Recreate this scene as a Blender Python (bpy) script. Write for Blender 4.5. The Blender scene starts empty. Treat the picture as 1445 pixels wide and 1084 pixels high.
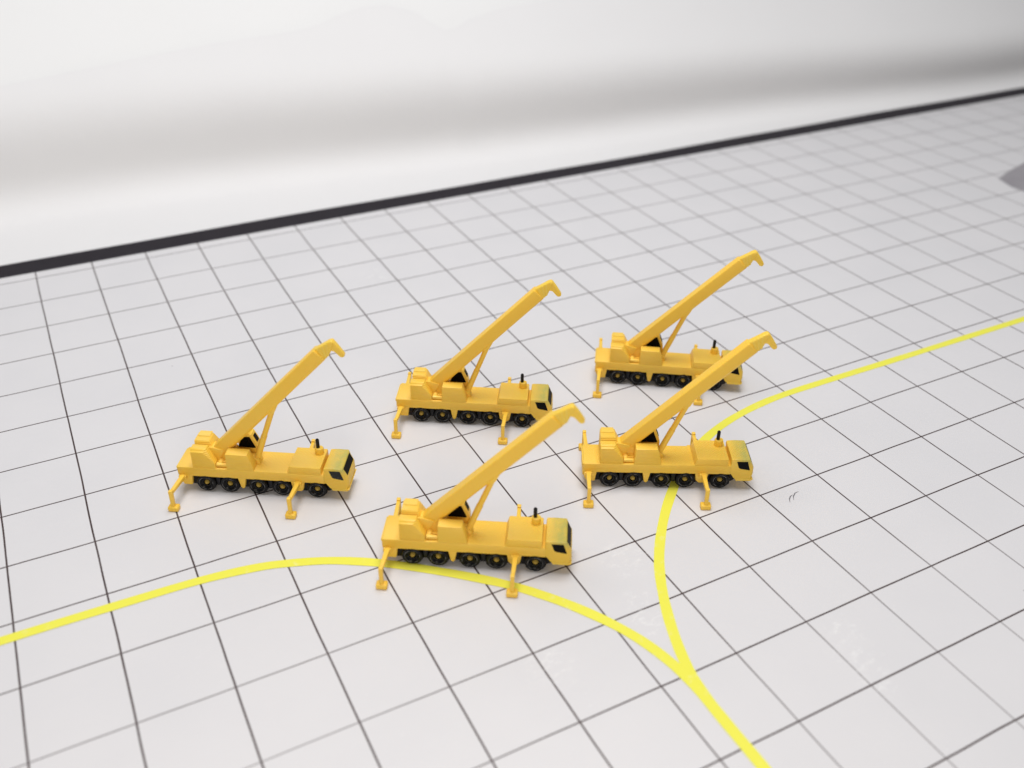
import bpy, bmesh, math, random
from mathutils import Vector, Matrix
random.seed(7)
sc = bpy.context.scene
COL = sc.collection
R = math.radians

# ------------------------------------------------------------------ materials
def new_mat(name):
    m = bpy.data.materials.new(name); m.use_nodes = True
    nt = m.node_tree
    b = nt.nodes['Principled BSDF']
    return m, nt, b

def N(nt, kind, **kw):
    n = nt.nodes.new(kind)
    for k, v in kw.items():
        setattr(n, k, v)
    return n

def M(nt, op, a, b=None, c=None, clamp=False):
    n = nt.nodes.new('ShaderNodeMath'); n.operation = op; n.use_clamp = clamp
    for i, v in enumerate((a, b, c)):
        if v is None: continue
        if isinstance(v, (int, float)): n.inputs[i].default_value = v
        else: nt.links.new(v, n.inputs[i])
    return n.outputs[0]

def mix(nt, fac, a, b, blend='MIX'):
    n = nt.nodes.new('ShaderNodeMix'); n.data_type = 'RGBA'; n.blend_type = blend
    if isinstance(fac, (int, float)): n.inputs['Factor'].default_value = fac
    else: nt.links.new(fac, n.inputs['Factor'])
    for sock, v in ((n.inputs[6], a), (n.inputs[7], b)):
        if isinstance(v, (tuple, list)): sock.default_value = (v[0], v[1], v[2], 1)
        else: nt.links.new(v, sock)
    return n.outputs[2]

def noise(nt, vec, scale, detail=3, rough=.55):
    n = nt.nodes.new('ShaderNodeTexNoise')
    n.inputs['Scale'].default_value = scale; n.inputs['Detail'].default_value = detail
    n.inputs['Roughness'].default_value = rough
    if vec is not None: nt.links.new(vec, n.inputs['Vector'])
    return n.outputs['Fac']

def ramp(nt, fac, lo, hi):
    n = nt.nodes.new('ShaderNodeMapRange'); n.interpolation_type = 'SMOOTHSTEP'
    nt.links.new(fac, n.inputs['Value'])
    n.inputs['From Min'].default_value = lo; n.inputs['From Max'].default_value = hi
    return n.outputs['Result']

def bump(nt, h, strength, dist):
    n = nt.nodes.new('ShaderNodeBump'); n.inputs['Strength'].default_value = strength
    n.inputs['Distance'].default_value = dist
    nt.links.new(h, n.inputs['Height'])
    return n.outputs['Normal']

def layer_height(nt, hatch_top=True):
    """printed-layer ridges: horizontal on the sides, diagonal hatch on the tops"""
    tc = N(nt, 'ShaderNodeTexCoord'); sx = N(nt, 'ShaderNodeSeparateXYZ')
    nt.links.new(tc.outputs['Object'], sx.inputs[0])
    ge = N(nt, 'ShaderNodeNewGeometry'); sn = N(nt, 'ShaderNodeSeparateXYZ')
    nt.links.new(ge.outputs['Normal'], sn.inputs[0])
    x, y, z = sx.outputs
    nz = nt.nodes.new('ShaderNodeTexNoise'); nz.inputs['Scale'].default_value = 9
    nt.links.new(tc.outputs['Object'], nz.inputs['Vector'])
    wob = M(nt, 'MULTIPLY', nz.outputs['Fac'], 1.4)
    side = M(nt, 'SINE', M(nt, 'ADD', M(nt, 'MULTIPLY', z, 2*math.pi/.024), wob))
    d = M(nt, 'ADD', M(nt, 'MULTIPLY', x, .72), M(nt, 'MULTIPLY', y, -.70))
    top = M(nt, 'SINE', M(nt, 'ADD', M(nt, 'MULTIPLY', d, 2*math.pi/.031), wob))
    up = ramp(nt, M(nt, 'ABSOLUTE', sn.outputs[2]), .93, .985)
    n = nt.nodes.new('ShaderNodeMix'); n.data_type = 'FLOAT'
    if hatch_top: nt.links.new(up, n.inputs['Factor'])
    else: n.inputs['Factor'].default_value = 0
    nt.links.new(side, n.inputs[2]); nt.links.new(top, n.inputs[3])
    return n.outputs[0], tc.outputs['Object'], sx.outputs, up

def yellow_plastic(name, hatch=1.0, roof=False, tint=(0.985, 0.612, 0.062), hatch_top=True):
    m, nt, b = new_mat(name)
    h, oc, xyz, up = layer_height(nt, hatch_top)
    nf = noise(nt, oc, 6, 4)
    c = mix(nt, M(nt, 'MULTIPLY', nf, .35), tint, (tint[0]*.95, tint[1]*.93, tint[2]*.85))
    # valleys of the hatch are a touch deeper in colour
    c = mix(nt, M(nt, 'MULTIPLY', M(nt, 'MULTIPLY_ADD', h, .5, .5), .16*hatch), c, (tint[0]*.8, tint[1]*.70, tint[2]*.5))
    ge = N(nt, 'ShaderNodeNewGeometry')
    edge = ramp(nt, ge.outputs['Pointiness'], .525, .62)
    c = mix(nt, M(nt, 'MULTIPLY', edge, .24), c, (.99, .76, .20))  # edge highlight painted into the colour, along with paler printed edges
    groove_shade = M(nt, 'SUBTRACT', 1, ramp(nt, ge.outputs['Pointiness'], .40, .48))
    c = mix(nt, M(nt, 'MULTIPLY', groove_shade, .32), c, (tint[0]*.85, tint[1]*.62, tint[2]*.4))  # occlusion shade painted into the recesses as a deeper orange
    if roof:
        g = ramp(nt, xyz[0], .83, 1.02)
        zz = ramp(nt, xyz[2], .36, .49)
        nn = ramp(nt, noise(nt, oc, 13, 4, .65), .30, .68)
        f = M(nt, 'MULTIPLY', M(nt, 'MULTIPLY', g, zz), M(nt, 'MULTIPLY_ADD', nn, .5, .45))
        c = mix(nt, f, c, (.46, .45, .12))
        c = mix(nt, .22, c, (.74, .58, .085))
    nt.links.new(c, b.inputs['Base Color'])
    b.inputs['Roughness'].default_value = .42
    b.inputs['Specular IOR Level'].default_value = .46
    b.inputs['Subsurface Weight'].default_value = .12
    b.inputs['Subsurface Radius'].default_value = (.05, .022, .006)
    b.inputs['Subsurface Scale'].default_value = .6
    fine = noise(nt, oc, 70, 2)
    hh = M(nt, 'ADD', h, M(nt, 'MULTIPLY', fine, .5))
    nt.links.new(bump(nt, hh, .46*hatch, .0068), b.inputs['Normal'])
    return m

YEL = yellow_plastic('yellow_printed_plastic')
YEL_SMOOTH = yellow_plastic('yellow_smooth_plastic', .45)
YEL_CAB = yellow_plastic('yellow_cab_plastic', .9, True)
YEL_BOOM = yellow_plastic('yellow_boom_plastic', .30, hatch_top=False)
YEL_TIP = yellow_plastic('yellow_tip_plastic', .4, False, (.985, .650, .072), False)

def dark_plastic(name, col, rough, scuff=.0, smudge=None):
    m, nt, b = new_mat(name)
    tc = N(nt, 'ShaderNodeTexCoord')
    nf = noise(nt, tc.outputs['Object'], 28, 4, .7)
    s = ramp(nt, nf, .52, .75)
    c = mix(nt, M(nt, 'MULTIPLY', s, scuff), col, smudge or (.12, .12, .125))
    nt.links.new(c, b.inputs['Base Color'])
    b.inputs['Roughness'].default_value = rough
    b.inputs['Specular IOR Level'].default_value = .28
    nt.links.new(bump(nt, noise(nt, tc.outputs['Object'], 45, 3), .35, .006), b.inputs['Normal'])
    return m

TYRE = dark_plastic('black_tyre_plastic', (.0025, .0025, .003), .25, .04)
nt = TYRE.node_tree; b = nt.nodes['Principled BSDF']
tc = N(nt, 'ShaderNodeTexCoord'); sx = N(nt, 'ShaderNodeSeparateXYZ'); nt.links.new(tc.outputs['Object'], sx.inputs[0])
rad = M(nt, 'SQRT', M(nt, 'ADD', M(nt, 'MULTIPLY', sx.outputs[0], sx.outputs[0]), M(nt, 'MULTIPLY', sx.outputs[2], sx.outputs[2])))
ringm = M(nt, 'SUBTRACT', 1, ramp(nt, M(nt, 'ABSOLUTE', M(nt, 'SUBTRACT', rad, .092)), .003, .007))
gate = ramp(nt, noise(nt, tc.outputs['Object'], 16, 3), .40, .58)
old = b.inputs['Base Color'].links[0].from_socket
nt.links.new(mix(nt, M(nt, 'MULTIPLY', ringm, M(nt, 'MULTIPLY', gate, .85)), old, (.13, .13, .135)), b.inputs['Base Color'])
b.inputs['Specular IOR Level'].default_value = .20
CORE = dark_plastic('dark_grey_plastic', (.005, .005, .007), .5, .30, (.03, .03, .042))
GLASS = dark_plastic('black_window_plastic', (.0015, .0015, .0015), .5, .03)
GLASS.node_tree.nodes['Principled BSDF'].inputs['Specular IOR Level'].default_value = .10
SCUFF = dark_plastic('scuffed_window_plastic', (.010, .010, .010), .45, .75, (.10, .10, .095))
PIPE = dark_plastic('black_pipe_plastic', (.003, .003, .0035), .35, .05)
HUBM = dark_plastic('ochre_hub_plastic', (.38, .26, .045), .5, .6, (.16, .105, .02))

# ------------------------------------------------------------------ mesh helpers
def bev(bm, off, seg=2, ang=18):
    if off <= 0: return
    es = [e for e in bm.edges if len(e.link_faces) == 2 and e.calc_face_angle(0) > R(ang)]
    bmesh.ops.bevel(bm, geom=es, offset=off, offset_type='OFFSET', segments=seg, profile=.5, affect='EDGES', clamp_overlap=True)

def merge(dst, src):
    me = bpy.data.meshes.new('tmp'); src.to_mesh(me); dst.from_mesh(me); bpy.data.meshes.remove(me); src.free()

def prism(poly, y0, y1, off=.01, seg=2, inset=None):
    """polygon in the x-z plane, extruded from y0 to y1; inset: shrinks nothing, just (near, far) polygons"""
    bm = bmesh.new()
    p0, p1 = (poly, poly) if inset is None else (poly, inset)
    a = [bm.verts.new((x, y0, z)) for x, z in p0]
    b = [bm.verts.new((x, y1, z)) for x, z in p1]
    n = len(a)
    bm.faces.new(a); bm.faces.new(b[::-1])
    for i in range(n):
        bm.faces.new((a[i], b[i], b[(i+1) % n], a[(i+1) % n]))
    bmesh.ops.recalc_face_normals(bm, faces=bm.faces)
    bev(bm, off, seg)
    return bm

def box(x0, x1, y0, y1, z0, z1, off=.01, seg=2):
    return prism([(x0, z0), (x1, z0), (x1, z1), (x0, z1)], y0, y1, off, seg)

def hull(points, off=.008, seg=2):
    bm = bmesh.new()
    for p in points: bm.verts.new(p)
    r = bmesh.ops.convex_hull(bm, input=bm.verts)
    bmesh.ops.dissolve_limit(bm, angle_limit=R(2), verts=bm.verts, edges=bm.edges)
    bmesh.ops.recalc_face_normals(bm, faces=bm.faces)
    bev(bm, off, seg)
    return bm

def beam(p, q, w, h, w2=None, h2=None, off=.006):
    """tapered rectangular bar from p to q (w across, h high)"""
    p, q = Vector(p), Vector(q); d = (q-p).normalized()
    up = Vector((1, 0, 0)) if abs(d.z) > .9 else Vector((0, 0, 1))
    s = d.cross(up).normalized(); u = s.cross(d).normalized()
    w2 = w2 or w; h2 = h2 or h
    pts = [p+s*a*w/2+u*b*h/2 for a, b in ((1, 1), (1, -1), (-1, -1), (-1, 1))] + [q+s*a*w2/2+u*b*h2/2 for a, b in ((1, 1), (1, -1), (-1, -1), (-1, 1))]
    return hull(pts, off)

def tube(pts, radii, n=20, squash=None):
    bm = bmesh.new(); rings = []
    pts = [Vector(p) for p in pts]
    d = (pts[-1]-pts[0]).normalized()
    up = Vector((0, 1, 0)); s = d.cross(up)
    if s.length < .01: s = Vector((1, 0, 0))
    s.normalize(); u = s.cross(d).normalized()
    for p, r in zip(pts, radii):
        rings.append([bm.verts.new(p+s*math.cos(2*math.pi*k/n)*r+u*math.sin(2*math.pi*k/n)*r*(squash or 1)) for k in range(n)])
    for a, b in zip(rings, rings[1:]):
        for k in range(n): bm.faces.new((a[k], a[(k+1) % n], b[(k+1) % n], b[k]))
    bm.faces.new(rings[0][::-1]); bm.faces.new(rings[-1])
    bmesh.ops.recalc_face_normals(bm, faces=bm.faces)
    return bm

OX, OY = .76, .22            # the crane's base point inside the drawing frame used below
def link(name, bm, mat, parent=None, shift=True, smooth=True, label=None):
    if shift: bmesh.ops.translate(bm, verts=bm.verts, vec=(-OX, -OY, 0))
    me = bpy.data.meshes.new(name); bm.to_mesh(me); bm.free()
    if smooth:
        for p in me.polygons: p.use_smooth = True
        me.set_sharp_from_angle(angle=R(32))
    me.materials.append(mat)
    o = bpy.data.objects.new(name, me); COL.objects.link(o)
    if parent: o.parent = parent
    if label: o['label'] = label
    return o

def join(*bms):
    b = bms[0]
    for s in bms[1:]: merge(b, s)
    return b

# ------------------------------------------------------------------ the crane
WX = [0, .313, .694, 1.014, 1.482]      # axle positions
W = .44                                 # width of the carrier

def make_crane():
    root = bpy.data.objects.new('toy_crane', None); COL.objects.link(root)
    root.empty_display_size = .2
    # ---- chassis
    deck = prism([(-.358, .262), (-.345, .246), (1.60, .246), (1.60, .385), (-.352, .385), (-.358, .37)], 0, W, .012)
    rear = prism([(-.343, .27), (-.343, .155), (-.305, .088), (-.195, .088), (-.172, .27)], .012, W-.012, .012)
    parts = [deck, rear]
    for s in (0, 1):
        a, b = ((.008, .10) if s == 0 else (W-.10, W-.008))
        parts.append(prism([(.43, .27), (.545, .27), (.515, .10), (.498, .08), (.478, .08), (.462, .10)], a, b, .008))
        a, b = ((.010, .14) if s == 0 else (W-.14, W-.010))
        parts.append(prism([(1.135, .27), (1.325, .27), (1.298, .12), (1.27, .088), (1.20, .088), (1.155, .13)], a, b, .01))
    # rear rim of the deck and small rear lamps bar
    parts.append(box(-.372, -.35, .02, W-.02, .335, .378, .006))
    parts.append(box(-.362, -.34, .05, W-.05, .16, .25, .008))
    ch = link('chassis', join(*parts), YEL, root)
    # ---- dark core between the wheels
    core = prism([(-.24, .24), (-.24, .10), (-.20, .072), (1.56, .062), (1.66, .10), (1.715, .16), (1.715, .24)], .055, W-.055, .012)
    bars = [box(x-.03, x+.03, .028, W-.028, .10, .235, .01) for x in (.157, .855)]
    link('undercarriage', join(core, *bars), CORE, root)
    # ---- wheels
    def wheel_bm(flip):
        prof = [(.0, .050), (.038, .050), (.047, .030), (.062, .026), (.074, .012), (.084, .006), (.089, .0), (.095, .0), (.101, .006), (.118, .006), (.131, .018), (.137, .040), (.137, .085), (.125, .11), (.09, .12), (0, .120)]
        n = 28; bm = bmesh.new(); rings = []
        for r, y in prof:
            yy = y if not flip else -y
            if r == 0: rings.append([bm.verts.new((0, yy, 0))]); continue
            ring = []
            for k in range(n):
                a = 2*math.pi*k/n
                rr = r*(1+(.016*math.cos(6*a+.6)+.008*math.sin(11*a)) * (r > .1))
                ring.append(bm.verts.new((rr*math.cos(a), yy, rr*math.sin(a))))
            rings.append(ring)
        for a, b in zip(rings, rings[1:]):
            for k in range(n):
                if len(a) == 1: bm.faces.new((a[0], b[k], b[(k+1) % n]))
                elif len(b) == 1: bm.faces.new((a[k], b[0], a[(k+1) % n]))
                else: bm.faces.new((a[k], b[k], b[(k+1) % n], a[(k+1) % n]))
        bmesh.ops.recalc_face_normals(bm, faces=bm.faces)
        return bm
    def hub_bm(flip):
        n = 8; bm = bmesh.new(); rings = []
        for r, y in ((.036, .056), (.035, .034), (.022, .018), (.009, .014)):
            yy = -y if flip else y
            rings.append([bm.verts.new((r*math.cos(2*math.pi*k/n+.3)*1.05, yy, r*math.sin(2*math.pi*k/n+.3)*.92)) for k in range(n)])
        for a, b in zip(rings, rings[1:]):
            for k in range(n): bm.faces.new((a[k], a[(k+1) % n], b[(k+1) % n], b[k]))
        bm.faces.new(rings[-1]); bm.faces.new(rings[0][::-1])
        bmesh.ops.recalc_face_normals(bm, faces=bm.faces)
        return bm
    wm = {}
    for side in (0, 1):
        for i, x in enumerate(WX):
            loc = (x-OX, (-.008 if side == 0 else W+.008)-OY, .137)
            if side not in wm:
                w = link('wheel', wheel_bm(side), TYRE, root, False)
                h = link('hub', hub_bm(side), HUBM, w, False)
                wm[side] = (w, h)
            else:
                w0, h0 = wm[side]
                w = w0.copy(); COL.objects.link(w); w.parent = root
                h = h0.copy(); COL.objects.link(h); h.parent = w
            w.location = loc
            w.rotation_euler = (0, random.uniform(0, 6.28), 0)
    # ---- outriggers
    for side in (0, 1):
        sg = -1 if side == 0 else 1
        base = 0 if side == 0 else W
        for x in (-.300, 1.235):
            Y = lambda v: base + sg*v
            arm = beam((x+.012, Y(-.03), .238), (x, Y(.385), .272), .062, .060, .046, .046)
            collar = box(x-.045, x+.055, min(Y(-.02), Y(.035)), max(Y(-.02), Y(.035)), .205, .262, .008)
            jack = beam((x, Y(.40), .315), (x, Y(.408), .03), .052, .050, .046, .046)
            o = link('outrigger', join(arm, collar, jack), YEL_SMOOTH, root)
            pad = box(x-.068, x+.068, min(Y(.352), Y(.452)), max(Y(.352), Y(.452)), 0, .072, .018, 3)
            link('foot_pad', pad, YEL_SMOOTH, o)
    # ---- engine cover in front
    cov = prism([(1.108, .380), (1.142, .492), (1.555, .492), (1.560, .380)], .004, W-.004, .012)
    ec = link('engine_cover', cov, YEL, root)
    cx, cy = 1.468, .335
    oct_ = [(cx+.060*math.cos(R(22.5+45*k)), cy+.055*math.sin(R(22.5+45*k))) for k in range(8)]
    link('exhaust_housing', hull([(x, y, z) for x, y in oct_ for z in (.48, .580)] , .006), YEL_SMOOTH, ec)
    link('exhaust_pipe', tube([(cx-.014, cy+.004, z) for z in (.57, .70, .712, .720)], (.024, .024, .018, .008), 14), PIPE, ec)
    # ---- driver's cab
    near = [(1.598, .395), (1.592, .46), (1.598, .492), (1.70, .500), (1.838, .498), (1.872, .430), (1.906, .355), (1.912, .25), (1.898, .165), (1.875, .150), (1.705, .150), (1.655, .185), (1.615, .246), (1.58, .262), (1.58, .375)]
    # the plan narrows a little towards the nose
    bm = bmesh.new()
    def ring(y, f):
        return [bm.verts.new((x if x < 1.86 else x - f*(x-1.80)*.22, y, z)) for x, z in near]
    rs = [ring(.0, 1), ring(.035, 0), ring(W-.035, 0), ring(W, 1)]
    n = len(near)
    bm.faces.new(rs[0]); bm.faces.new(rs[-1][::-1])
    for a, b in zip(rs, rs[1:]):
        for i in range(n): bm.faces.new((a[i], b[i], b[(i+1) % n], a[(i+1) % n]))
    bmesh.ops.recalc_face_normals(bm, faces=bm.faces)
    bev(bm, .009, 2, 25)
    bmp = prism([(1.675, .176), (1.690, .142), (1.880, .142), (1.914, .165), (1.916, .178)], -.004, W+.004, .008)
    cab = link('cab', join(bm, bmp), YEL_CAB, root)
    # windscreen: thin plate on the sloped upper nose, a hair proud
    def plate_front(y0, y1, lo, hi, d, t=.006):
        (xa, za), (xb, zb) = lo, hi
        L = math.hypot(xb-xa, zb-za); nx, nz = (zb-za)/L, -(xb-xa)/L
        q = []
        for k in (d, d-t):
            for x, z in (lo, hi):
                for y in (y0, y1): q.append((x+nx*k, y, z+nz*k))
        return hull(q, .001, 1)
    link('windscreen', plate_front(.045, W-.045, (1.893, .372), (1.849, .474), .005), GLASS, cab)
    link('radiator_grille', plate_front(.10, W-.10, (1.908, .215), (1.910, .245), .002), YEL, cab)
    win = [(1.666, .462), (1.808, .464), (1.852, .332), (1.846, .326), (1.728, .346), (1.700, .362)]
    for s in (0, 1):
        a, b = (-.005, .006) if s == 0 else (W-.006, W+.005)
        link('side_window', prism(win, a, b, .001, 1), GLASS, cab)
    # ---- slewing superstructure
    turn = [prism([(.055, .378), (.055, .60), (.10, .632), (.255, .600), (.40, .600), (.44, .50), (.60, .47), (.70, .46), (.72, .378)], .152, .285, .01)]
    turn.append(prism([(.065, .638), (.085, .640), (.262, .596), (.215, .50), (.168, .420), (.150, .420), (.120, .50)], .128, .162, .006))
    turn.append(tube([(.17, .055, .425), (.31, .060, .410)], (.030, .026), 12))
    turn.append(tube([(.20, .090, .400), (.20, .17, .44)], (.038, .038), 12))
    turn.append(box(-.12, .40, .10, .40, .378, .43, .01))
    turn.append(box(.622, .70, .175, .265, .378, .47, .012))
    link('superstructure', join(*turn), YEL, root)
    # ---- counterweight: side blocks with a bevelled shoulder and a middle block
    def cw(y0, y1, sh0, sh1, top, x0, xf):
        lowp = [(x0, .378), (x0, .625), (xf, .625), (.150, .480), (.162, .455), (.162, .378)]
        pts = [(x, y, z) for x, z in lowp for y in (y0, y1)]
        pts += [(x0-.005, y0+sh0, top), (xf+.030, y0+sh0, top), (x0-.005, y1-sh1, top), (xf+.030, y1-sh1, top)]
        return hull(pts, .009)
    cwm = [cw(.012, .152, .050, .004, .662, -.142, .020), cw(.166, W-.012, .026, .05, .692, -.134, .025)]
    cwm.append(hull([(x, y, z) for x in (-.125, .04) for y, z in ((.288, .692), (.288, .700), (.298, .703), (.400, .703), (.405, .690))], .003, 1))
    link('counterweight', join(*cwm), YEL, root)
    # ---- machinery box on the near side
    mb = [(.308, .378), (.318, .628), (.606, .628), (.640, .535), (.668, .420), (.668, .378)]
    mbt = [(.308, .378), (.318, .640), (.606, .640), (.640, .535), (.668, .420), (.668, .378)]
    link('machinery_box', prism(mb, .004, .142, .010, 2, mbt), YEL, root)
    # ---- crane operator's cabin on the far side
    oc = [(.400, .378), (.400, .735), (.44, .775), (.545, .780), (.592, .752), (.640, .640), (.668, .555), (.668, .470), (.63, .378)]
    ocb = link('operator_cabin', prism(oc, .290, W-.006, .012), YEL_CAB, root)
    link('side_window', prism([(.395, .553), (.470, .715), (.568, .722), (.634, .556), (.612, .548)], .284, .300, .001, 1), GLASS, ocb)
    link('side_window', prism([(.395, .553), (.470, .715), (.568, .722), (.634, .556), (.612, .548)], W-.014, W-.001, .001, 1), GLASS, ocb)
    link('windscreen', plate_front(.325, W-.04, (.648, .622), (.607, .720), .005), GLASS, ocb)
    # ---- boom
    A = Vector((.189, 0, .5305)); ux = Vector((.6802, 0, .7330)); nn = Vector((-.7330, 0, .6802))
    yc, hw, hh = .220, .072, .084
    def section(top, bot, k=1):
        q = [(-hw, top-.008), (-hw+.010, top), (hw-.010, top), (hw, top-.008), (hw, bot+.034), (hw-.030, bot), (-hw+.030, bot), (-hw, bot+.034)]
        return [(y*k, h*k) for y, h in q]
    bm = bmesh.new(); rings = []
    for s, sec in ((-.02, section(.118, -.074)), (2.15, section(.092, -.096)), (2.168, section(.092, -.096, .95))):
        c = A + ux*s
        rings.append([bm.verts.new(c + nn*h + Vector((0, yc+y, 0))) for y, h in sec])
    for a, b in zip(rings, rings[1:]):
        for i in range(8): bm.faces.new((a[i], a[(i+1) % 8], b[(i+1) % 8], b[i]))
    bm.faces.new(rings[0][::-1]); bm.faces.new(rings[-1])
    bmesh.ops.recalc_face_normals(bm, faces=bm.faces)
    bev(bm, .006, 2, 20)
    # bracket for the lift cylinder
    def bpt(x, dz=0):   # point on the underside of the boom at x
        t = (x-(A.x+nn.x*-hh))/ux.x
        p = A + nn*-hh + ux*t
        return (p.x, p.z+dz)
    br = prism([bpt(.875, .02), bpt(1.055, .02), bpt(1.048), (.985, 1.200), (.950, 1.180), (.915, 1.165)], .185, .255, .008)
    boom = link('boom', join(bm, br), YEL_BOOM, root)
    head = [(1.575, 2.165), (1.70, 2.242), (1.785, 2.300), (1.822, 2.312), (1.850, 2.290), (1.780, 2.110), (1.722, 2.052), (1.690, 2.020), (1.64, 2.01)]
    hb = prism(head, yc-.047, yc+.047, .016, 3)
    for t in (.25, .52, .78):      # collars of the telescopic sections
        p = Vector((1.600+.20*t, 0, 2.165+.125*t)); q = Vector((1.690+.10*t, 0, 2.025+.10*t))
        dd = Vector((.88, 0, .47))*.012
        ex = (p-q).normalized()*.005
        col_ = hull([(v.x+sg*dd.x, y, v.z+sg*dd.z) for v in (p+ex, q-ex) for sg in (-1, 1) for y in (yc-.051, yc+.051)], .003, 1)
        merge(hb, col_)
    hd = link('boom_head', hb, YEL_TIP, boom)
    nose = [(1.770, 2.285), (1.815, 2.315), (1.842, 2.304), (1.893, 2.235), (1.966, 2.120), (1.962, 2.092), (1.938, 2.078), (1.908, 2.084), (1.842, 2.158), (1.80, 2.165)]
    link('jib_nose', prism(nose, yc-.033, yc+.033, .014, 3), YEL_TIP, hd)
    # ---- lift cylinder
    link('lift_cylinder', join(tube([(.655, .220, .42), (.800, .220, .812), (.802, .220, .818), (.955, .220, 1.225)], (.041, .041, .036, .036), 16), tube([(.655, .172, .43), (.655, .268, .43)], (.036, .036), 14)), YEL_SMOOTH, root)
    return root

def copy_tree(o, parent=None):
    c = o.copy(); COL.objects.link(c); c.parent = parent
    for ch in o.children: copy_tree(ch, c)
    return c

POSES = [  # x, y of the drawing origin, heading
    (2.4569, -7.6442, -.5562, 'leftmost yellow toy crane, its door window scuffed grey, clear of the yellow lines'),
    (5.6100, -7.4327, -.5536, 'yellow toy crane in the back middle, its nose touching the frontmost crane\'s boom tip'),
    (4.3517, -10.1392, -.5493, 'yellow toy crane nearest the camera, standing on the left-hand curved yellow line'),
    (7.2810, -9.9412, -.4891, 'yellow toy crane standing across the right-hand curved yellow line, boom crossing another crane'),
    (8.7677, -7.8350, -.5909, 'yellow toy crane farthest back, its cab half hidden behind another crane\'s boom'),
]
crane = make_crane()
for i, (x, y, a, lab) in enumerate(POSES):
    o = crane if i == 0 else copy_tree(crane)
    ca, sa = math.cos(a), math.sin(a)
    o.location = (x+OX*ca-OY*sa, y+OX*sa+OY*ca, .0)
    o.rotation_euler = (0, 0, a)
    o['label'] = lab; o['category'] = 'toy crane'; o['group'] = 'yellow toy mobile cranes on the grid mat'
    if i == 0:
        for ch in o.children:
            if ch.name.startswith('cab'):
                for w in ch.children:
                    if w.name.startswith('side_window') and w.data.vertices[0].co.y < 0:
                        first_near = w
# the leftmost crane's near door window is scuffed grey
first_near.data = first_near.data.copy(); first_near.data.materials[0] = SCUFF
first_near['label'] = 'scuffed grey door window'

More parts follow.
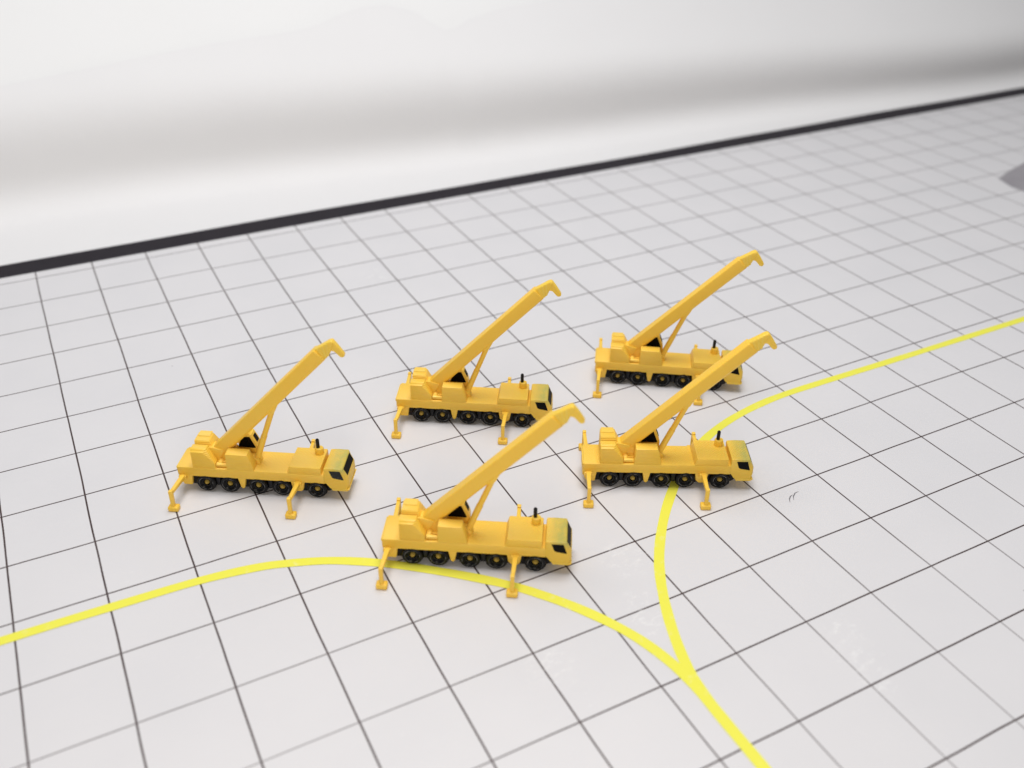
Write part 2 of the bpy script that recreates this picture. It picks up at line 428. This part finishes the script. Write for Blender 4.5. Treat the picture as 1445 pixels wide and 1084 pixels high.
# ------------------------------------------------------------------ the grid mat
SCUFFS = [(6.69, -11.21, .45), (6.37, -12.2, .35), (6.49, -11.9, .3), (8.17, -13.63, .4), (8.29, -13.29, .3), (8.12, -13.99, .3), (5.1, -12.25, .4), (8.0, -9.5, .25), (6.7, -2.6, .4)]
def mat_grid():
    m, nt, b = new_mat('white_grid_vinyl')
    tc = N(nt, 'ShaderNodeTexCoord'); sx = N(nt, 'ShaderNodeSeparateXYZ')
    nt.links.new(tc.outputs['Object'], sx.inputs[0])
    oc = tc.outputs['Object']; x, y, z = sx.outputs
    def line(v, hw):
        f = M(nt, 'FRACT', M(nt, 'ADD', v, .5))
        d = M(nt, 'ABSOLUTE', M(nt, 'SUBTRACT', f, .5))
        return M(nt, 'SUBTRACT', 1, ramp(nt, d, hw-.002, hw+.002))
    wob = M(nt, 'MULTIPLY', M(nt, 'SUBTRACT', noise(nt, oc, .5, 2), .5), .035)
    lx = line(M(nt, 'ADD', x, wob), .0108); ly = line(M(nt, 'ADD', y, wob), .0104)
    base = mix(nt, ramp(nt, noise(nt, oc, .55, 4), .3, .75), (.708, .692, .700), (.685, .672, .682))
    # faint smears and pale scuffs
    mp = N(nt, 'ShaderNodeMapping'); mp.inputs['Rotation'].default_value = (0, 0, R(40)); mp.inputs['Scale'].default_value = (1, 2.6, 1)
    nt.links.new(oc, mp.inputs[0])
    sm = ramp(nt, noise(nt, mp.outputs[0], 3.2, 7, .72), .60, .80)
    base = mix(nt, M(nt, 'MULTIPLY', sm, .16), base, (.60, .59, .60))
    patch = ramp(nt, noise(nt, oc, .42, 2), .52, .66)
    sc2 = ramp(nt, noise(nt, mp.outputs[0], 9, 8, .75), .58, .68)
    loc = None
    for px, py, rx in SCUFFS:
        dx = M(nt, 'SUBTRACT', x, px); dy = M(nt, 'SUBTRACT', y, py)
        d = M(nt, 'SQRT', M(nt, 'ADD', M(nt, 'MULTIPLY', dx, dx), M(nt, 'MULTIPLY', dy, dy)))
        g = M(nt, 'SUBTRACT', 1, ramp(nt, d, rx*.3, rx))
        loc = g if loc is None else M(nt, 'MAXIMUM', loc, g)
    mp2 = N(nt, 'ShaderNodeMapping'); mp2.inputs['Rotation'].default_value = (0, 0, R(-25)); mp2.inputs['Scale'].default_value = (1, 1.8, 1)
    nt.links.new(oc, mp2.inputs[0])
    sc3 = ramp(nt, noise(nt, mp2.outputs[0], 7, 9, .8), .50, .62)
    white = M(nt, 'MAXIMUM', M(nt, 'MULTIPLY', M(nt, 'MULTIPLY', patch, sc2), .42), M(nt, 'MULTIPLY', M(nt, 'MULTIPLY', loc, sc3), .5))
    # specks
    vo = N(nt, 'ShaderNodeTexVoronoi'); vo.inputs['Scale'].default_value = 1.1
    nt.links.new(oc, vo.inputs['Vector'])
    spk = M(nt, 'LESS_THAN', vo.outputs['Distance'], .022)
    cs = N(nt, 'ShaderNodeSeparateColor'); nt.links.new(vo.outputs['Color'], cs.inputs[0])
    spk = M(nt, 'MULTIPLY', spk, M(nt, 'GREATER_THAN', cs.outputs[0], .72))
    # ink
    wear = ramp(nt, noise(nt, oc, 5.5, 6, .7), .68, .74)
    fade = M(nt, 'MULTIPLY_ADD', noise(nt, oc, .8, 2), .30, .85, True)
    # the rows are drawn fainter towards the near left, the columns towards the near right
    fr_ = M(nt, 'MULTIPLY', ramp(nt, M(nt, 'MULTIPLY', y, -1), 8.6, 12.5), ramp(nt, M(nt, 'MULTIPLY', x, -1), -6.2, -2.0))
    fc_ = M(nt, 'MULTIPLY', ramp(nt, M(nt, 'MULTIPLY', y, -1), 11.2, 14.2), ramp(nt, x, 4.6, 8.0))
    ly = M(nt, 'MULTIPLY', ly, M(nt, 'SUBTRACT', 1, M(nt, 'MULTIPLY', fr_, .55)))
    lx = M(nt, 'MULTIPLY', lx, M(nt, 'SUBTRACT', 1, M(nt, 'MULTIPLY', fc_, .50)))
    ink = M(nt, 'MULTIPLY', M(nt, 'MAXIMUM', lx, ly), M(nt, 'MULTIPLY', fade, M(nt, 'SUBTRACT', 1, M(nt, 'MULTIPLY', wear, .8))))
    c = mix(nt, ink, base, (.060, .038, .036))
    c = mix(nt, white, c, (.84, .83, .82))
    c = mix(nt, M(nt, 'MULTIPLY', spk, .55), c, (.16, .15, .15))
    nt.links.new(c, b.inputs['Base Color'])
    b.inputs['Roughness'].default_value = .38
    b.inputs['Specular IOR Level'].default_value = .30
    h = M(nt, 'ADD', noise(nt, oc, 2.2, 3), M(nt, 'MULTIPLY', noise(nt, oc, 60, 2), .06))
    nt.links.new(bump(nt, h, .12, .03), b.inputs['Normal'])
    return m

def quad(x0, x1, y0, y1, z):
    bm = bmesh.new()
    bm.faces.new([bm.verts.new(p) for p in ((x0, y0, z), (x1, y0, z), (x1, y1, z), (x0, y1, z))])
    return bm
mat = link('grid_mat', quad(-22, 60, -26, .275, 0), mat_grid(), None, False, False)
mat['kind'] = 'structure'
m, nt, b = new_mat('black_mat_border')
tc = N(nt, 'ShaderNodeTexCoord')
c = mix(nt, noise(nt, tc.outputs['Object'], 1.2, 3), (.014, .011, .016), (.024, .020, .026))
nt.links.new(c, b.inputs['Base Color']); b.inputs['Roughness'].default_value = .6
b.inputs['Specular IOR Level'].default_value = .15
bm = bmesh.new(); va = []; vb = []
for i in range(83):
    x = -22+i
    e = .845 + .03*math.sin(x*.33) + .012*math.sin(x*1.1+1)
    va.append(bm.verts.new((x, .275, 0))); vb.append(bm.verts.new((x, e, 0)))
for i in range(82): bm.faces.new((va[i], va[i+1], vb[i+1], vb[i]))
link('border', bm, m, mat, False, False)

# ------------------------------------------------------------------ yellow lines on the mat
m, nt, b = new_mat('yellow_line_ink')
tc = N(nt, 'ShaderNodeTexCoord')
oc = tc.outputs['Object']
w1 = ramp(nt, noise(nt, oc, 7, 6, .7), .55, .75)
w2 = ramp(nt, noise(nt, oc, .55, 2), .40, .58)
c = mix(nt, M(nt, 'MULTIPLY', M(nt, 'MULTIPLY', w1, w2), .75), (.84, .805, .085), (.85, .83, .42))
nt.links.new(c, b.inputs['Base Color']); b.inputs['Roughness'].default_value = .45
b.inputs['Specular IOR Level'].default_value = .3
LINE = m
LEFT = [(-16, -9.235), (-8, -9.235), (-3, -9.235), (-.003, -9.225), (1.028, -9.240), (1.982, -9.262), (2.638, -9.345), (2.999, -9.442), (3.433, -9.605), (3.811, -9.812), (4.117, -10.016), (4.463, -10.283), (4.895, -10.647), (5.219, -10.950), (5.44, -11.20), (5.715, -11.56), (5.98, -11.99), (6.165, -12.397), (6.275, -12.80), (6.315, -13.10), (6.322, -13.4), (6.32, -13.756), (6.322, -14.2), (6.32, -15), (6.32, -20), (6.32, -25)]
RIGHT = [(50, -9.25), (30, -9.25), (20, -9.25), (16.352, -9.25), (14.977, -9.25), (13.953, -9.25), (12.97, -9.245), (11.61, -9.235), (11.0, -9.24), (10.5, -9.275), (9.959, -9.365), (9.547, -9.475), (9.184, -9.612), (8.72, -9.85), (8.35, -10.10), (8.045, -10.355), (7.674, -10.70), (7.335, -11.075), (7.10, -11.38), (6.92, -11.66), (6.731, -12.02), (6.565, -12.40), (6.44, -12.76), (6.37, -13.05), (6.335, -13.30), (6.323, -13.6), (6.32, -13.9)]
def ribbon(pts, hw, z):
    P = [Vector((x, y, 0)) for x, y in pts]
    dense = []
    for i in range(len(P)-1):
        p0, p1, p2, p3 = P[max(i-1, 0)], P[i], P[i+1], P[min(i+2, len(P)-1)]
        for k in range(8):
            t = k/8
            dense.append(.5*((2*p1)+(-p0+p2)*t+(2*p0-5*p1+4*p2-p3)*t*t+(-p0+3*p1-3*p2+p3)*t**3))
    dense.append(P[-1])
    for _ in range(6):
        dense = [dense[0]]+[(dense[i-1]+2*dense[i]+dense[i+1])/4 for i in range(1, len(dense)-1)]+[dense[-1]]
    bm = bmesh.new(); L = []; Rr = []
    for i, p in enumerate(dense):
        t = (dense[min(i+1, len(dense)-1)]-dense[max(i-1, 0)]).normalized(); s = Vector((-t.y, t.x, 0))
        h = hw*(1+.05*math.sin(i*.37)*math.sin(i*.11))
        L.append(bm.verts.new(p+s*h+Vector((0, 0, z)))); Rr.append(bm.verts.new(p-s*h+Vector((0, 0, z))))
    for i in range(len(dense)-1): bm.faces.new((L[i], Rr[i], Rr[i+1], L[i+1]))
    bmesh.ops.recalc_face_normals(bm, faces=bm.faces)
    return bm
def tag(o, label, cat, group=None):
    o['label'] = label; o['category'] = cat
    if group: o['group'] = group
tag(link('yellow_line', ribbon(LEFT, .066, .005), LINE, None, False, False), 'long yellow line coming from the left and bending down past the frontmost crane', 'floor line', 'yellow lines on the grid mat')
tag(link('yellow_line', ribbon(RIGHT, .064, .0025), LINE, None, False, False), 'yellow line coming from the right and curving under a crane into the other line', 'floor line', 'yellow lines on the grid mat')

# flat grey patch laid on the mat at the far right
m, nt, b = new_mat('grey_patch_colour')
tc = N(nt, 'ShaderNodeTexCoord')
c = mix(nt, noise(nt, tc.outputs['Object'], 1.5, 3), (.24, .22, .24), (.38, .36, .38))
nt.links.new(c, b.inputs['Base Color']); b.inputs['Roughness'].default_value = .5
bm = bmesh.new()
bm.faces.new([bm.verts.new((x, y, .004)) for x, y in ((21.9, -4.25), (22.6, -4.0), (23.5, -3.75), (25, -3.9), (24, -5.8), (22.3, -5.8), (21.75, -5.2), (21.72, -4.75))])
tag(link('grey_patch', bm, m, None, False, False), 'blurred grey patch on the grid at the right edge', 'mat marking')

# small black scribble on one square
m, nt, b = new_mat('black_pen_ink')
b.inputs['Base Color'].default_value = (.16, .15, .16, 1); b.inputs['Roughness'].default_value = .6
bm = bmesh.new()
for pts in ([(9.262, -11.290), (9.300, -11.235), (9.352, -11.195), (9.400, -11.185)], [(9.340, -11.275), (9.385, -11.215), (9.455, -11.170), (9.520, -11.165)]):
    prev = None
    for i, (x, y) in enumerate(pts):
        h = .006 if 0 < i < len(pts)-1 else .002
        cur = (bm.verts.new((x-h*.6, y+h, .002)), bm.verts.new((x+h*.6, y-h, .002)))
        if prev: bm.faces.new((prev[0], prev[1], cur[1], cur[0]))
        prev = cur
bmesh.ops.recalc_face_normals(bm, faces=bm.faces)
tag(link('pen_mark', bm, m, None, False, False), 'small black double scribble on a white grid square right of the cranes', 'pen mark')

# ------------------------------------------------------------------ white backdrop
def white(name, lo, hi, weave=0):
    m, nt, b = new_mat(name)
    tc = N(nt, 'ShaderNodeTexCoord'); oc = tc.outputs['Object']
    c = mix(nt, noise(nt, oc, .5, 3), lo, hi)
    nt.links.new(c, b.inputs['Base Color']); b.inputs['Roughness'].default_value = .7
    b.inputs['Specular IOR Level'].default_value = .2
    h = M(nt, 'ADD', noise(nt, oc, .8, 3), M(nt, 'MULTIPLY', noise(nt, oc, 14, 2), .05))
    nt.links.new(bump(nt, h, .10, .08), b.inputs['Normal'])
    return m
def smooth(a, b, t):
    t = max(0, min(1, (t-a)/(b-a))); return t*t*(3-2*t)
def profile(x, smax, ds=.1):
    """y, z along the sheet: flat, then a steep fold, then leaning back"""
    u = smooth(-4, 34, x)
    yb = 3.1 - 1.9*u + .12*math.sin(x*.4)
    steep = R(79 + 18*u); lean = R(32 + 2*u)
    y, z, s = .70, -.03, 0
    out = [(y, z)]
    while s < smax:
        s += ds
        t = s-(yb-.70-.4)
        th = steep*smooth(0, 1.5-.5*u, t) - (steep-lean)*smooth(1.7-.7*u, 3.6-1.2*u, t)
        th += R(8)*smooth(4, 8, t)
        y += ds*math.cos(th); z += ds*math.sin(th)
        out.append((y, z))
    return out
def sheet(xs, top, off, dz=0):
    bm = bmesh.new(); cols = []
    for x in xs:
        pr = profile(x, 14)
        s = top(x)
        n = 120
        col = []
        for k in range(n+1):
            v = min(s, 14)*k/n/.1; i = min(int(v), len(pr)-2); f = v-i
            y = pr[i][0]*(1-f)+pr[i+1][0]*f; z = pr[i][1]*(1-f)+pr[i+1][1]*f
            col.append(bm.verts.new((x, y+off, z+dz)))
        cols.append(col)
    for a, b_ in zip(cols, cols[1:]):
        for k in range(len(a)-1): bm.faces.new((a[k], b_[k], b_[k+1], a[k+1]))
    bmesh.ops.recalc_face_normals(bm, faces=bm.faces)
    return bm
def paper_top(x):
    return TOPS(x)
KN = [(-30, 5.79), (-6, 5.24), (-3, 5.09), (-2.5, 5.01), (-2.0, 4.94), (-1.5, 4.87), (-1.0, 4.9), (-0.5, 4.98), (0.0, 5.05), (0.5, 5.12), (1.0, 5.2), (1.5, 5.27), (2.0, 5.33), (2.5, 5.39), (3.0, 5.45), (3.5, 5.51), (4.0, 5.57), (4.5, 5.62), (5.0, 5.65), (5.25, 5.67), (5.5, 5.68), (5.75, 5.7), (6.0, 5.7), (6.25, 5.7), (6.5, 5.7), (6.75, 5.7), (7.0, 5.7), (7.25, 5.7), (7.5, 5.71), (7.75, 5.73), (8.0, 5.76), (8.25, 5.78), (8.5, 5.87), (8.75, 5.96), (9.0, 6.03), (9.25, 6.08), (9.5, 6.12), (9.75, 6.1), (10.0, 6.08), (10.25, 5.99), (10.5, 5.86), (10.75, 5.68), (11.0, 5.29), (11.25, 5.02), (11.5, 5.04), (11.75, 5.16), (12.0, 5.27), (12.25, 5.32), (12.75, 5.44), (13.25, 5.48), (13.75, 5.51), (14.25, 5.55), (14.75, 5.6), (17, 6.1499999999999995), (22, 8), (60, 13)]
def TOPS(x):
    for (a, va), (b_, vb_) in zip(KN, KN[1:]):
        if a <= x <= b_: return va+(vb_-va)*(x-a)/(b_-a)
    return KN[-1][1]
xs = [-24+.25*i for i in range(0, 300)]
o = link('backdrop_paper', sheet(xs, paper_top, 0), white('white_paper', (.79, .777, .772), (.815, .802, .796)), None, False, True)
o['kind'] = 'structure'
o = link('backdrop', sheet([-30+2*i for i in range(46)], lambda x: 14, .14, -.06), white('white_cloth', (.825, .817, .805), (.845, .837, .825)), None, False, True)
o['kind'] = 'structure'

# ------------------------------------------------------------------ light
w = bpy.data.worlds.new('World'); sc.world = w; w.use_nodes = True
bg = w.node_tree.nodes['Background']; bg.inputs[0].default_value = (.97, .985, 1, 1); bg.inputs[1].default_value = .27
def area(name, loc, target, size, power, color, sy=None):
    l = bpy.data.lights.new(name, 'AREA'); l.energy = power; l.color = color; l.size = size
    if sy: l.shape = 'RECTANGLE'; l.size_y = sy
    o = bpy.data.objects.new(name, l); COL.objects.link(o); o.location = loc
    o.rotation_euler = (Vector(target)-Vector(loc)).to_track_quat('-Z', 'Y').to_euler()
    return o
area('ceiling_light', (7, -6, 34), (7, -7, 0), 18, 9450, (.985, .985, 1), 14)

area('front_fill', (-1.5, -24, 7), (4.0, -9, .5), 7, 770, (1, .90, .76), 4)

# ------------------------------------------------------------------ camera
cam = bpy.data.cameras.new('Camera'); co = bpy.data.objects.new('Camera', cam); COL.objects.link(co)
right = Vector((.8871759, -.4612032, .01450978)); down = Vector((-.24076676, -.489509, -.83810041)); fw = Vector((.39363726, .74004901, -.54532299))
mw = Matrix((right, -down, -fw)).transposed().to_4x4(); mw.translation = Vector((1.4057028, -18.15806064, 8.14155004))
co.matrix_world = mw
cam.sensor_width = 36; cam.lens = 1343.2588/1445*36
cam.clip_start = .1; cam.clip_end = 300
cam.dof.use_dof = True; cam.dof.focus_distance = 13.0; cam.dof.aperture_fstop = .235
sc.camera = co
sc.view_settings.view_transform = 'Standard'; sc.view_settings.look = 'None'; sc.view_settings.exposure = 0
